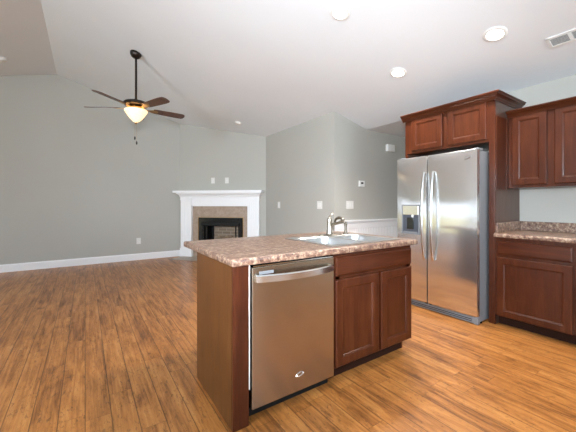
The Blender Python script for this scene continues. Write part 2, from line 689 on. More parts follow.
# ------------------------------------------------------------------ fireplace (local frame: x along the diagonal wall, -y into the room)
FPL, FPR = (1.82, 7.2, 0), (0, 0, -PI / 4)

t = thing('fireplace_mantel', 'white painted wooden fireplace mantel with square side columns on the corner wall', 'mantel', FPL, FPR)
e = 0.002
MB().box(0.33, 1.655, -0.060, -e, 1.150, 1.345, 0.002).box(0.34, 1.645, -0.066, -0.05, 1.155, 1.172, 0.002).build('frieze', 'trim', t, True)
for a in (0.065, 1.655):
    p = MB().box(a, a + 0.265, -0.085, -e, 0.0, 1.345, 0.003)
    for k in range(4):
        xx = a + 0.05 + k * 0.043
        p.box(xx, xx + 0.028, -0.092, -0.08, 0.26, 1.24, 0.005)
    pc = p.build('column', 'trim', t, True)
    MB().box(a - 0.012, a + 0.277, -0.100, -e, 0.0, 0.20, 0.004).build('plinth', 'trim', pc, True)
    MB().box(a - 0.008, a + 0.273, -0.096, -e, 1.285, 1.345, 0.004).build('capital', 'trim', pc, True)
cp = [(0.0, 1.345), (0.095, 1.345), (0.098, 1.362), (0.108, 1.366), (0.116, 1.392), (0.135, 1.412), (0.155, 1.424), (0.16, 1.432), (0.168, 1.436), (0.168, 1.452), (0.0, 1.452)]
m = MB().sweep([(0.145, -e), (0.145, -e - 0.001), (1.835, -e - 0.001), (1.835, -e)], [(max(q, 0.0) if i not in (0, len(cp) - 1) else 0.0, z) for i, (q, z) in enumerate(cp)], -1)
m.bm.free()
m = MB()
lo = []
for q, z in cp[1:-1]:
    lo.append([(0.145 - (q - 0.095) * 0.9 - 0.085, -e, z), (0.145 - (q - 0.095) * 0.9 - 0.085, -q, z), (1.835 + (q - 0.095) * 0.9 + 0.085, -q, z), (1.835 + (q - 0.095) * 0.9 + 0.085, -e, z)])
m.loft(lo, True, True)
m.build('crown_molding', 'trim', t, True)
MB().prism([(-0.002, -e), (-0.075, -0.20), (2.01, -0.20), (2.01, -e)], 1.452, 1.498, bev=0.006).build('shelf', 'trim', t, True)

t = thing('fireplace_surround', 'flat tan stone tile surround framing the black firebox', 'tile surround', FPL, FPR)
MB().box(0.335, 0.468, -0.022, -e, 0.0, 1.148, 0.002).box(1.540, 1.650, -0.022, -e, 0.0, 1.148, 0.002).box(0.468, 1.540, -0.022, -e, 0.905, 1.148, 0.002).build('tile_panel', 'tile', t, True)
MB().box(0.462, 0.474, -0.026, -0.004, 0.0, 0.905).box(1.534, 1.546, -0.026, -0.004, 0.0, 0.905).box(0.462, 1.546, -0.026, -0.004, 0.897, 0.909).build('edge_trim', 'brass', t, True)

t = thing('fireplace_insert', 'black metal gas firebox with a hood inside the tile surround', 'fireplace', FPL, FPR)
MB().box(0.478, 0.575, -0.034, -e, 0.012, 0.893, 0.004).box(1.435, 1.530, -0.034, -e, 0.012, 0.893, 0.004).box(0.575, 1.435, -0.034, -e, 0.765, 0.893, 0.004).box(0.575, 1.435, -0.034, -e, 0.012, 0.13, 0.004).build('face_frame', 'black_gloss', t, True)
hd = MB()
hd.loft([[(0.56, -0.030, 0.80), (1.45, -0.030, 0.80), (1.45, -0.030, 0.70), (0.56, -0.030, 0.70)],
         [(0.56, -0.060, 0.775), (1.45, -0.060, 0.775), (1.45, -0.075, 0.72), (0.56, -0.075, 0.72)]], True, True)
hd.build('hood', 'black_gloss', t, True)
sb = MB().box(0.577, 0.597, -e, 0.42, 0.10, 0.79).box(1.413, 1.433, -e, 0.42, 0.10, 0.79).box(0.597, 1.413, 0.40, 0.42, 0.10, 0.79).box(0.597, 1.413, -e, 0.40, 0.77, 0.79).box(0.597, 1.413, -e, 0.40, 0.10, 0.125)
sb.build('firebox', 'black', t, True)
MB().box(0.69, 1.32, 0.34, 0.395, 0.13, 0.67, 0.003).build('brick_back', 'brick', t, True)
for xx in (0.655, 1.355):
    MB().box(xx - 0.012, xx + 0.012, 0.0, 0.02, 0.126, 0.769, 0.003).build('screen_rod', 'black_gloss', t, True)
t2 = thing('gas_log_set', 'pile of brown ceramic gas logs in front of the firebox brick back', 'fireplace logs', FPL, FPR)
for (x0, z0, x1, z1, r) in ((0.72, 0.17, 1.28, 0.17, 0.042), (0.76, 0.25, 1.22, 0.27, 0.038), (0.80, 0.24, 1.10, 0.42, 0.030), (1.20, 0.26, 0.93, 0.40, 0.028), (0.84, 0.43, 1.20, 0.46, 0.026)):
    n = 7
    pts = [(x0 + (x1 - x0) * i / n, 0.20 + 0.004 * math.sin(i * 2.1), z0 + (z1 - z0) * i / n + 0.008 * math.sin(i * 1.7)) for i in range(n + 1)]
    MB().tube(pts, [r * (0.85 + 0.12 * math.sin(i * 2.7)) for i in range(n + 1)], 10).build('log', 'log', t2, True, 50)

h = MB().box(0.08, 1.92, -0.50, -0.10, 0.0005, 0.014, 0.003).box(0.345, 1.64, -0.10, -0.03, 0.0005, 0.014)
h = h.build('hearth', 'hearth')
h.location, h.rotation_euler = FPL, FPR
tag(h, 'low tan tile hearth strip on the floor before the fireplace', 'hearth')


# ------------------------------------------------------------------ cabinet doors
def face_map(o, u, n):
    """canonical (x along u, y outwards n, z up) placed at o"""
    u, n = Vector(u), Vector(n)
    return Matrix(((u.x, n.x, 0, o[0]), (u.y, n.y, 0, o[1]), (u.z, n.z, 1, o[2]), (0, 0, 0, 1)))


def rect(x0, x1, z0, z1, y):
    return [(x0, y, z0), (x1, y, z0), (x1, y, z1), (x0, y, z1)]


def panel_door(parent, name, F, x0, x1, z0, z1, mats, stile=0.058, t=0.020):
    """frame-and-panel door: eased outer edge, stepped inner bead, recessed flat panel"""
    m = MB()
    s = stile
    m.loft([rect(x0, x1, z0, z1, 0.0), rect(x0, x1, z0, z1, t - 0.006), rect(x0 + 0.003, x1 - 0.003, z0 + 0.003, z1 - 0.003, t - 0.002),
            rect(x0 + 0.008, x1 - 0.008, z0 + 0.008, z1 - 0.008, t),
            rect(x0 + s, x1 - s, z0 + s, z1 - s, t), rect(x0 + s + 0.004, x1 - s - 0.004, z0 + s + 0.004, z1 - s - 0.004, t - 0.003),
            rect(x0 + s + 0.010, x1 - s - 0.010, z0 + s + 0.010, z1 - s - 0.010, t - 0.0045),
            rect(x0 + s + 0.014, x1 - s - 0.014, z0 + s + 0.014, z1 - s - 0.014, t - 0.012)], True, False)
    m.bm.transform(F)
    bmesh.ops.recalc_face_normals(m.bm, faces=m.bm.faces[:])
    d = m.build(name, mats[0], parent)
    p = MB()
    p.box(x0 + s + 0.012, x1 - s - 0.012, 0.002, t - 0.011, z0 + s + 0.012, z1 - s - 0.012)
    p.bm.transform(F)
    bmesh.ops.recalc_face_normals(p.bm, faces=p.bm.faces[:])
    p.build('door_panel', mats[1], d)
    return d


def slab_front(parent, name, F, x0, x1, z0, z1, mat, t=0.020):
    m = MB()
    m.loft([rect(x0, x1, z0, z1, 0.0), rect(x0, x1, z0, z1, t - 0.008), rect(x0 + 0.004, x1 - 0.004, z0 + 0.004, z1 - 0.004, t - 0.004),
            rect(x0 + 0.012, x1 - 0.012, z0 + 0.012, z1 - 0.012, t - 0.002), rect(x0 + 0.014, x1 - 0.014, z0 + 0.014, z1 - 0.014, t)], True, True)
    m.bm.transform(F)
    bmesh.ops.recalc_face_normals(m.bm, faces=m.bm.faces[:])
    return m.build(name, mat, parent)


# ------------------------------------------------------------------ island
IY = 1.50                                             # plane of the island face frames
FI = face_map((0, IY - 0.0005, 0), (1, 0, 0), (0, -1, 0))

t = thing('island_end_panel', 'brown wood end panel with dark red corner stile, left end of the island', 'cabinet panel', (0.69, 1.8, 0))
MB().box(0.643, 0.655, 1.50, 2.085, 0.0, 0.874).build('side_panel', 'veneer', t)
MB().box(0.643, 0.736, 1.478, 1.4995, 0.0, 0.874, 0.003).build('stile', 'wood_z', t)
MB().box(0.645, 2.205, 2.086, 2.098, 0.0, 0.874).build('back_panel', 'veneer', t)

t = thing('sink_base_cabinet', 'dark cherry base cabinet with two doors under the island sink', 'cabinet', (1.785, 1.8, 0))
b = MB().box(1.366, 1.384, IY, 2.08, 0.105, 0.874).box(2.186, 2.205, IY, 2.08, 0.105, 0.874).box(2.186, 2.205, IY + 0.075, 2.08, 0.0, 0.1055).box(1.384, 2.186, IY + 0.02, 2.07, 0.105, 0.125)
b.box(1.384, 2.186, IY, IY + 0.019, 0.105, 0.150).box(1.384, 2.186, IY, IY + 0.019, 0.69, 0.735).box(1.384, 2.186, IY, IY + 0.019, 0.83, 0.874).box(1.384, 1.42, IY, IY + 0.019, 0.15, 0.83).box(2.15, 2.186, IY, IY + 0.019, 0.15, 0.83).box(1.79, 1.84, IY, IY + 0.019, 0.15, 0.69)
b.box(1.384, 2.186, 2.06, 2.08, 0.125, 0.874)
b.build('body', 'wood_z', t)
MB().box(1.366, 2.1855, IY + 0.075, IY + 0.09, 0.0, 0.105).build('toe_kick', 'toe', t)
slab_front(t, 'false_drawer_front', FI, 1.374, 2.196, 0.718, 0.846, 'wood_x')
panel_door(t, 'door', FI, 1.374, 1.799, 0.116, 0.698, ('wood_z', 'wood_z'))
panel_door(t, 'door', FI, 1.826, 2.196, 0.116, 0.698, ('wood_z', 'wood_z'))

# dishwasher
t = thing('dishwasher', 'stainless steel dishwasher built into the front of the island', 'dishwasher', (1.06, 1.8, 0))
MB().box(0.742, 1.358, IY + 0.03, 2.07, 0.06, 0.868, 0.004).build('tub', 'black', t)
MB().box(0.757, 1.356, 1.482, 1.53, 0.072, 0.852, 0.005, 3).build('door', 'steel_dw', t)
MB().box(0.764, 1.356, IY + 0.045, IY + 0.06, 0.0, 0.06).box(0.75, 1.360, 1.512, 1.53, 0.058, 0.072).build('toe_kick', 'black', t)
MB().box(0.7375, 0.7450, 1.484, 1.50, 0.19, 0.868, 0.001).build('side_trim', 'trim', t)
MB().box(0.768, 1.352, 1.490, 1.53, 0.8525, 0.8575).build('control_strip', 'chrome', t)
hp = []
n = 20
for i in range(n + 1):
    f = i / n
    hp.append((0.775 + 0.566 * f, 1.470 - 0.048 * math.sin(PI * f) ** 0.8, 0.790))
hd = MB()
loops = []
for p in hp:
    loops.append([(p[0], p[1] - 0.006, p[2] - 0.020), (p[0], p[1] + 0.006, p[2] - 0.020), (p[0], p[1] + 0.006, p[2] + 0.020), (p[0], p[1] - 0.001, p[2] + 0.020), (p[0], p[1] - 0.006, p[2] + 0.014)])
hd.loft(loops, True, True)
hd.box(0.775, 0.800, 1.468, 1.484, 0.772, 0.808, 0.003).box(1.316, 1.341, 1.468, 1.484, 0.772, 0.808, 0.003)
hd.build('handle', 'steel_handle', t, smooth=35)
MB().box(0.800, 0.893, 1.4795, 1.4825, 0.808, 0.826, 0.001).build('name_plate', 'grey_case', t)


def swirl_badge(parent, F, r):
    m = MB()
    pts = [(r * 1.35 * math.cos(a), 0.0015, r * 0.62 * math.sin(a) + 0.25 * r * math.cos(a)) for a in [2 * PI * i / 28 * 0.94 + 0.5 for i in range(29)]]
    m.tube(pts, [r * (0.05 + 0.09 * math.sin(PI * i / 28)) for i in range(29)], 6)
    for k, (w_, h_) in enumerate(((0.10, 0.5), (0.07, 0.34), (0.07, 0.34), (0.06, 0.46), (0.07, 0.34), (0.07, 0.34))):
        m.box(-r * 0.85 + k * r * 0.29, -r * 0.85 + k * r * 0.29 + r * w_ * 1.8, 0, 0.002, -r * 0.2, -r * 0.2 + r * h_)
    m.bm.transform(F)
    bmesh.ops.recalc_face_normals(m.bm, faces=m.bm.faces[:])
    m.build('badge', 'chrome', parent)


swirl_badge(t, face_map((1.078, 1.4818, 0.173), (1, 0, 0), (0, -1, 0)), 0.019)

# countertop with a cut-out for the sink
t = MB()
CX0, CX1, CY0, CY1, CZ0, CZ1 = 0.628, 2.238, 1.452, 2.385, 0.8745, 0.914
SX0, SX1, SY0, SY1 = 1.385, 2.085, 1.535, 2.065


def rrect(x0, x1, y0, y1, r, z, n=4):
    out = []
    for cx, cy, a0 in ((x1 - r, y1 - r, 0), (x0 + r, y1 - r, PI / 2), (x0 + r, y0 + r, PI), (x1 - r, y0 + r, 1.5 * PI)):
        for i in range(n + 1):
            a = a0 + PI / 2 * i / n
            out.append((cx + r * math.cos(a), cy + r * math.sin(a), z))
    return out


def cin(d, z, r=0.008):
    return rrect(CX0 + d, CX1 - d, CY0 + d, CY1 - d, r, z)


t.loft([rrect(SX0, SX1, SY0, SY1, 0.03, CZ1), cin(0.012, CZ1, 0.006), cin(0.006, CZ1 - 0.0015), cin(0.002, CZ1 - 0.005), cin(0.0, CZ1 - 0.010), cin(0.0, CZ0 + 0.006), cin(0.003, CZ0),
        cin(0.03, CZ0, 0.006), rrect(SX0, SX1, SY0, SY1, 0.03, CZ0), rrect(SX0, SX1, SY0, SY1, 0.03, CZ1)])
o = t.build('countertop', 'granite', smooth=40)
tag(o, 'brown speckled laminate countertop on the island', 'countertop')

# sink
t = thing('kitchen_sink', 'double bowl stainless sink set into the island countertop', 'sink', (1.735, 1.8, 0.92))
DZ = 0.921
dk = MB()
OX0, OX1, OY0, OY1, MX = 1.365, 2.105, 1.515, 2.085, 1.735
for xa, xb, bx0, bx1 in ((OX0, MX, 1.395, 1.722), (MX, OX1, 1.748, 2.075)):
    out = []
    outer = rrect(xa, xb, OY0, OY1, 0.001, DZ)
    dk.loft([rrect(xa, xb, OY0, OY1, 0.001, DZ - 0.006), outer, rrect(bx0 - 0.006, bx1 + 0.006, 1.537, 1.986, 0.062, DZ + 0.001), rrect(bx0, bx1, 1.543, 1.980, 0.058, DZ - 0.004)])
dk.build('deck', 'steel_sink', t, smooth=30)
for bx0, bx1 in ((1.395, 1.722), (1.748, 2.075)):
    bw = MB()
    bw.loft([rrect(bx0, bx1, 1.543, 1.980, 0.058, DZ - 0.004), rrect(bx0 + 0.004, bx1 - 0.004, 1.547, 1.976, 0.058, DZ - 0.03), rrect(bx0 + 0.014, bx1 - 0.014, 1.557, 1.966, 0.058, DZ - 0.14),
             rrect(bx0 + 0.03, bx1 - 0.03, 1.573, 1.950, 0.05, DZ - 0.163), rrect(bx0 + 0.07, bx1 - 0.07, 1.613, 1.910, 0.04, DZ - 0.170)], False, True)
    bo = bw.build('bowl', 'steel_sink', t, smooth=50)
    MB().lathe([(0.0, -0.001), (0.030, 0.0), (0.036, 0.003), (0.042, 0.003), (0.044, 0.0), (0.044, -0.004), (0.0, -0.004)], 24, Matrix.Translation(((bx0 + bx1) / 2, 1.79, DZ - 0.166))).build('drain', 'chrome', bo, smooth=40)

# faucet and side sprayer on the sink deck
FX, FY = 1.815, 2.032
t = thing('kitchen_faucet', 'nickel faucet with arched spout and top lever on the sink deck', 'faucet', (FX, FY, DZ))
MB().loft([rrect(FX - 0.125, FX + 0.125, FY - 0.028, FY + 0.028, 0.027, DZ + 0.001), rrect(FX - 0.125, FX + 0.125, FY - 0.028, FY + 0.028, 0.027, DZ + 0.008), rrect(FX - 0.112, FX + 0.112, FY - 0.020, FY + 0.020, 0.019, DZ + 0.015)], True, True).build('base_plate', 'nickel', t, smooth=40)
MB().lathe([(0.030, 0.014), (0.027, 0.03), (0.021, 0.06), (0.020, 0.11), (0.023, 0.135), (0.021, 0.150), (0.010, 0.158), (0, 0.159)], 24, Matrix.Translation((FX - 0.012, FY, DZ))).build('column', 'nickel', t, smooth=50)
sp = [(FX + 0.004, FY - 0.016, DZ + 0.05), (FX + 0.008, FY - 0.026, DZ + 0.10)]
for i in range(13):
    f = i / 12
    a = PI * (0.86 - 0.80 * f)
    sp.append((FX + 0.012 + 0.018 * f, FY - 0.095 - 0.068 * math.cos(a), DZ + 0.112 + 0.048 * math.sin(a)))
sp = sp[:2] + [(x_, y_ if k_ < 0 else 2 * (FY - 0.095) - (2 * (FY - 0.095) - y_), z_) for k_, (x_, y_, z_) in enumerate([(q[0], FY - 0.095 - (q[1] - (FY - 0.095)), q[2]) for q in sp[2:]])]
sp.append((sp[-1][0], sp[-1][1] - 0.004, sp[-1][2] - 0.022))
MB().tube(sp, [0.014, 0.014] + [0.0135 - 0.0025 * i / 13 for i in range(len(sp) - 2)], 14).build('spout', 'nickel', t, smooth=60)
MB().tube([(FX - 0.012, FY, DZ + 0.150), (FX - 0.006, FY + 0.004, DZ + 0.166), (FX + 0.010, FY + 0.006, DZ + 0.180), (FX + 0.034, FY + 0.006, DZ + 0.190)], [0.011, 0.009, 0.007, 0.009], 12, 0.8).build('lever', 'nickel', t, smooth=60)

t = thing('side_sprayer', 'slim nickel side sprayer standing right of the faucet', 'sprayer', (1.992, 2.022, DZ))
MB().lathe([(0.026, 0.001), (0.026, 0.006), (0.018, 0.016), (0.014, 0.034), (0.0, 0.034)], 20, Matrix.Translation((1.992, 2.022, DZ))).build('base', 'nickel', t, smooth=45)
MB().lathe([(0.011, 0.034), (0.012, 0.07), (0.015, 0.095), (0.017, 0.108), (0.012, 0.116), (0, 0.117)], 20, Matrix.Translation((1.992, 2.022, DZ))).build('spray_head', 'nickel', t, smooth=45)
MB().tube([(1.992, 2.022, DZ + 0.106), (1.972, 2.012, DZ + 0.110)], [0.008, 0.006], 10).build('trigger', 'black', t, smooth=45)

# ------------------------------------------------------------------ refrigerator
FXF = 3.20
t = thing('refrigerator', 'tall stainless side by side refrigerator with ice and water dispenser', 'refrigerator', (3.6, 1.885, 0))
MB().box(3.265, 3.93, 1.446, 2.350, 0.02, 1.735, 0.004).build('case', 'grey_case', t)
MB().box(3.258, 3.266, 1.452, 2.346, 0.10, 1.728).build('door_gasket', 'black', t)


def fridge_door(name, y0, y1):
    m = MB()
    n = 10
    lo = []
    z0, z1 = 0.082, 1.745
    pts = []
    for i in range(n + 1):
        f = i / n
        pts.append((FXF + 0.010 * (2 * f - 1) ** 2, y0 + 0.004 + (y1 - y0 - 0.008) * f))
    sec = [(3.257, y0), (FXF + 0.022, y0)] + pts + [(FXF + 0.022, y1), (3.257, y1)]
    cxm, cym = 3.235, (y0 + y1) / 2

    def sc(d):
        return [(cxm + (x_ - cxm) * (1 - d * 8), cym + (y_ - cym) * (1 - d)) for x_, y_ in sec]
    lo = [[(x_, y_, z0) for x_, y_ in sc(0.008)], [(x_, y_, z0 + 0.006) for x_, y_ in sec], [(x_, y_, z1 - 0.006) for x_, y_ in sec], [(x_, y_, z1) for x_, y_ in sc(0.008)]]
    m.loft(lo, True, True)
    return m


fd = fridge_door('freezer_door', 1.972, 2.366).build('freezer_door', 'steel', t, smooth=30)
rd = fridge_door('refrigerator_door', 1.442, 1.966).build('refrigerator_door', 'steel', t, smooth=30)
for yy, par in ((1.995, fd), (1.888, rd)):
    pts = []
    for i in range(19):
        f = i / 18
        pts.append((FXF - 0.012 - 0.050 * math.sin(PI * f) ** 0.6, yy, 0.575 + 0.985 * f))
    MB().tube(pts, 0.0155, 12, 0.75).build('handle', 'steel_handle', par, smooth=60)
# dispenser on the freezer door
dp = MB().box(FXF - 0.010, FXF + 0.004, 2.052, 2.068, 0.850, 1.190, 0.002).box(FXF - 0.010, FXF + 0.004, 2.272, 2.288, 0.850, 1.190, 0.002).box(FXF - 0.010, FXF + 0.004, 2.052, 2.288, 1.180, 1.192, 0.002).box(FXF - 0.016, FXF + 0.004, 2.052, 2.288, 0.846, 0.864, 0.002)
dp = dp.build('dispenser_frame', 'grey_case', fd)
MB().box(FXF - 0.008, FXF + 0.004, 2.068, 2.272, 1.072, 1.180, 0.002).build('control_panel', 'steel_handle', fd)
MB().box(FXF - 0.004, FXF + 0.006, 2.068, 2.272, 0.864, 1.072).build('dispenser_cavity', 'dispenser', fd)
MB().box(FXF - 0.014, FXF - 0.002, 2.125, 2.215, 0.905, 1.040, 0.006).build('paddle', 'black_gloss', fd)
MB().tube([(FXF - 0.012, 2.14, 1.072), (FXF - 0.014, 2.14, 1.045)], 0.012, 10).build('spout', 'white_plastic', fd)
MB().box(FXF - 0.013, FXF - 0.003, 2.08, 2.26, 0.866, 0.876, 0.002).build('drip_tray', 'grey_case', fd)
MB().box(3.225, 3.262, 1.440, 2.335, 0.006, 0.068, 0.006).box(3.215, 3.262, 1.440, 1.482, 0.004, 0.079, 0.004).build('base_grille', 'grey_case', t)
MB().box(3.2225, 3.2255, 1.50, 2.30, 0.024, 0.030).box(3.2225, 3.2255, 1.50, 2.30, 0.042, 0.048).build('grille_slot', 'black', t)
for yy in (1.465, 1.945, 1.992, 2.325):
    MB().box(3.228, 3.250, yy - 0.014, yy + 0.014, 0.066, 0.081, 0.002).build('hinge_foot', 'black', t)
for yy in (1.465, 2.305):
    MB().box(3.225, 3.33, yy - 0.022, yy + 0.022, 1.737, 1.760, 0.004).build('hinge_cover', 'grey_case', t)
for xx in (3.32, 3.88):
    for yy in (1.47, 2.30):
        MB().lathe([(0.022, 0.0), (0.022, 0.012), (0.012, 0.014), (0.012, 0.024)], 14, Matrix.Translation((xx, yy, 0))).build('foot', 'black', t)
swirl_badge(t, face_map((FXF + 0.0035, 1.535, 1.672), (0, -1, 0), (-1, 0, 0)), 0.024)

# ------------------------------------------------------------------ cabinets round the refrigerator
FK = face_map((3.3995, 0, 0), (0, 1, 0), (-1, 0, 0))
t = thing('refrigerator_cabinet', 'deep cherry cabinet with crown molding above the refrigerator, tall panels down both sides', 'cabinet', (3.7, 1.87, 0))
MB().box(3.40, 3.999, 1.381, 2.364, 1.83, 2.262).build('body', 'wood_z', t)
sp_ = MB().box(3.421, 3.999, 1.362, 1.380, 0.0, 2.262).build('side_panel', 'veneer_kitchen', t)
MB().box(3.40, 3.4205, 1.362, 1.420, 0.0, 2.262, 0.002).build('stile', 'wood_z', sp_)
MB().box(3.421, 3.6785, 1.3565, 1.3615, 1.352, 2.085).box(3.640, 3.6785, 1.351, 1.357, 1.352, 2.085, 0.002).build('side_skin', 'wood_z', t)
sp_ = MB().box(3.421, 3.999, 2.366, 2.384, 0.0, 2.262).build('side_panel', 'veneer_kitchen', t)
MB().box(3.40, 3.4205, 2.352, 2.384, 0.0, 2.262, 0.002).build('stile', 'wood_z', sp_)
panel_door(t, 'door', FK, 1.437, 1.832, 1.858, 2.246, ('wood_z', 'wood_z'))
panel_door(t, 'door', FK, 1.895, 2.285, 1.858, 2.246, ('wood_z', 'wood_z'))
CR = [(0.0, -0.012), (0.006, -0.012), (0.010, 0.0), (0.016, 0.004), (0.022, 0.018), (0.036, 0.032), (0.046, 0.036), (0.052, 0.048), (0.060, 0.052), (0.060, 0.062), (0.0, 0.062)]


def crown(path, z, parent):
    return MB().sweep(path, [(q, z + v) for q, v in CR], 1).build('crown_molding', 'wood_y', parent)


crown([(3.378, 2.402), (3.378, 1.360), (3.999, 1.360)], 2.247, t)

t = thing('upper_wall_cabinet', 'cherry wall cabinet with two doors hung right of the refrigerator', 'cabinet', (3.85, 1.0, 1.36))
MB().box(3.68, 3.999, 0.642, 1.3495, 1.365, 2.125).build('body', 'wood_z', t)
FU = face_map((3.6795, 0, 0), (0, 1, 0), (-1, 0, 0))
panel_door(t, 'door', FU, 1.030, 1.316, 1.392, 2.108, ('wood_z', 'wood_z'))
panel_door(t, 'door', FU, 0.684, 0.975, 1.392, 2.108, ('wood_z', 'wood_z'))
MB().sweep([(3.658, 1.3495), (3.658, 0.64), (3.999, 0.64)], [(q, 2.100 + v * 0.85) for q, v in CR], 1).build('crown_molding', 'wood_y', t)


def base_cab(y0, y1, name, label, d0, d1):
    t = thing(name, label, 'cabinet', (3.7, (y0 + y1) / 2, 0))
    MB().box(3.40, 3.999, y0, y1, 0.105, 0.874).build('body', 'wood_z', t)
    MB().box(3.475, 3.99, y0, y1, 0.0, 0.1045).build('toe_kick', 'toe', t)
    slab_front(t, 'drawer_front', FK, d0, d1, 0.706, 0.838, 'wood_y')
    panel_door(t, 'door', FK, d0, d1, 0.102, 0.676, ('wood_z', 'wood_z'))
    return t


base_cab(0.756, 1.361, 'base_cabinet', 'cherry base cabinet with one wide drawer and one door right of the refrigerator', 0.780, 1.343)
base_cab(0.150, 0.755, 'base_cabinet', 'cherry base cabinet at the right edge of the photo, mostly cut off', 0.170, 0.733)

t = thing('kitchen_countertop', 'brown speckled laminate countertop with backsplash along the kitchen wall', 'countertop', (3.7, 0.75, 0.875))
sec = [(3.365, 0.8745), (3.362, 0.880), (3.362, 0.897), (3.366, 0.907), (3.376, 0.9135), (3.39, 0.914), (3.998, 0.914), (3.998, 0.8745)]
MB().prism([(x_, z_) for x_, z_ in sec], -1.3605, -0.14, mat=XMAT).build('worktop', 'granite', t, smooth=40)
MB().box(3.978, 3.998, 0.14, 1.3605, 0.9142, 1.012, 0.004).build('backsplash', 'granite', t)
MB().box(3.40, 3.9775, 1.342, 1.3605, 0.9142, 1.012, 0.004).build('side_splash', 'granite', t)

# ------------------------------------------------------------------ ceiling fan
FC = (0.608, 4.836)
t = thing('ceiling_fan', 'dark bronze ceiling fan with five blades and a lit glass bowl', 'ceiling fan', (FC[0], FC[1], ceil_z(FC[0])))
zc = ceil_z(FC[0])
can = MB().lathe([(0.0, 0.0), (0.074, 0.0), (0.078, -0.012), (0.070, -0.040), (0.050, -0.066), (0.030, -0.078), (0.0, -0.080)], 28,
                 Matrix.Translation((FC[0], FC[1], zc - 0.001)) @ Matrix.Rotation(TILT, 4, 'Y')).build('canopy', 'bronze', t, smooth=40)
MB().tube([(FC[0], FC[1], zc - 0.06), (FC[0], FC[1], 2.69)], 0.015, 14).build('downrod', 'bronze', t, smooth=60)
T = Matrix.Translation((FC[0], FC[1], -0.03))
MB().lathe([(0, 2.735), (0.028, 2.733), (0.034, 2.715), (0.085, 2.705), (0.150, 2.690), (0.165, 2.675), (0.165, 2.655), (0.150, 2.640), (0.110, 2.632), (0, 2.632)], 40, T).build('motor_housing', 'bronze', t, smooth=40)
MB().lathe([(0.095, 2.6315), (0.110, 2.620), (0.115, 2.602), (0.095, 2.592), (0.0, 2.592)], 36, T).build('switch_housing', 'brass', t, smooth=40)
MB().lathe([(0.118, 2.591), (0.168, 2.583), (0.178, 2.572), (0.174, 2.565), (0.0, 2.566)] if False else [(0.06, 2.591), (0.10, 2.586), (0.10, 2.578), (0.06, 2.574)], 36, T).build('light_fitter', 'bronze', t, smooth=40)
BW = [(0.146, 2.580), (0.155, 2.573), (0.152, 2.558), (0.136, 2.532), (0.110, 2.492), (0.080, 2.452), (0.046, 2.418), (0.016, 2.402), (0.0, 2.399),
      (0.0, 2.404), (0.014, 2.407), (0.043, 2.423), (0.077, 2.457), (0.106, 2.496), (0.131, 2.535), (0.146, 2.560), (0.149, 2.572)]
MB().lathe(BW, 40, T, cap=False).build('glass_bowl', 'bowl', t, smooth=50)
MB().lathe([(0.0, 2.401), (0.014, 2.397), (0.016, 2.386), (0.008, 2.377), (0.0, 2.372)], 16, T).build('finial', 'brass', t, smooth=50)
for k in range(5):
    a = math.radians(-65.8 + 72 * k)
    RM = T @ Matrix.Rotation(a, 4, 'Z') @ Matrix.Translation((0, 0, 2.608)) @ Matrix.Rotation(math.radians(-14), 4, 'X')
    pl = []
    for x_, w_ in ((0.235, 0.050), (0.28, 0.058), (0.45, 0.066), (0.60, 0.070), (0.665, 0.066), (0.690, 0.050), (0.700, 0.020)):
        pl.append((x_, w_))
    poly = [(x_, -w_) for x_, w_ in pl] + [(x_, w_) for x_, w_ in reversed(pl)]
    bl = MB().prism(poly, -0.004, 0.004, mat=RM)
    bl = bl.build('blade', 'blade', t)
    ir = MB()
    ir.prism([(0.10, -0.018), (0.17, -0.012), (0.225, -0.040), (0.29, -0.030), (0.31, 0.0), (0.29, 0.030), (0.225, 0.040), (0.17, 0.012), (0.10, 0.018)], -0.010, -0.0045, mat=RM)
    ir.build('blade_bracket', 'brass', bl)
for dx, z1, z2 in ((-0.02, 2.14, 2.16), (0.006, 2.07, 2.09)):
    px_ = FC[0] + dx * 0.83
    py_ = FC[1] - dx * 0.556 - 0.02
    ch = MB().tube([(px_, py_, 2.565), (px_, py_, z2)], 0.0016, 6).build('pull_chain', 'brass', t)
    MB().lathe([(0, z2 + 0.012), (0.006, z2 + 0.008), (0.011, z2 - 0.012), (0.009, z2 - 0.035), (0, z2 - 0.042)], 12, Matrix.Translation((px_, py_, 0))).build('pull_knob', 'bronze', ch, smooth=50)
lp = bpy.data.lights.new('fan_bulb', 'POINT')
lp.energy = 28
lp.color = (1.0, 0.62, 0.30)
lp.shadow_soft_size = 0.05
lo_ = bpy.data.objects.new('fan_bulb', lp)
lo_.location = (FC[0], FC[1], 2.547)
C.objects.link(lo_)

# ------------------------------------------------------------------ recessed lights
LBL = ['recessed ceiling light nearest the top of the photo, above the island', 'recessed ceiling light farthest back, left of the cabinet crown',
       'recessed ceiling light above the refrigerator, left of the air vent']


def recessed(x, y, label):
    z = ceil_z(x)
    t = thing('recessed_light', label, 'ceiling light', (x, y, z), (0, TILT, 0), 'recessed ceiling lights')
    MB().lathe([(0.068, -0.0015), (0.095, -0.0015), (0.096, -0.006), (0.088, -0.011), (0.072, -0.013), (0.066, -0.010), (0.068, -0.0015)], 40, cap=False).build('trim_ring', 'white_plastic', t, True, 50)
    MB().lathe([(0.0, -0.011), (0.030, -0.0105), (0.055, -0.008), (0.066, -0.003), (0.066, -0.0015), (0, -0.0015)], 36).build('lens', 'bulb', t, True, 50)
    l = bpy.data.lights.new('recessed_bulb', 'SPOT')
    l.energy = 75
    l.color = (1.0, 0.90, 0.80)
    l.spot_size = math.radians(130)
    l.spot_blend = 0.8
    l.shadow_soft_size = 0.06
    o = bpy.data.objects.new('recessed_bulb', l)
    o.location = (x - 0.005, y, z - 0.03)
    C.objects.link(o)


for (x_, y_), lb in zip(((1.995, 2.099), (3.026, 2.218), (3.052, 1.224)), LBL):
    recessed(x_, y_, lb)

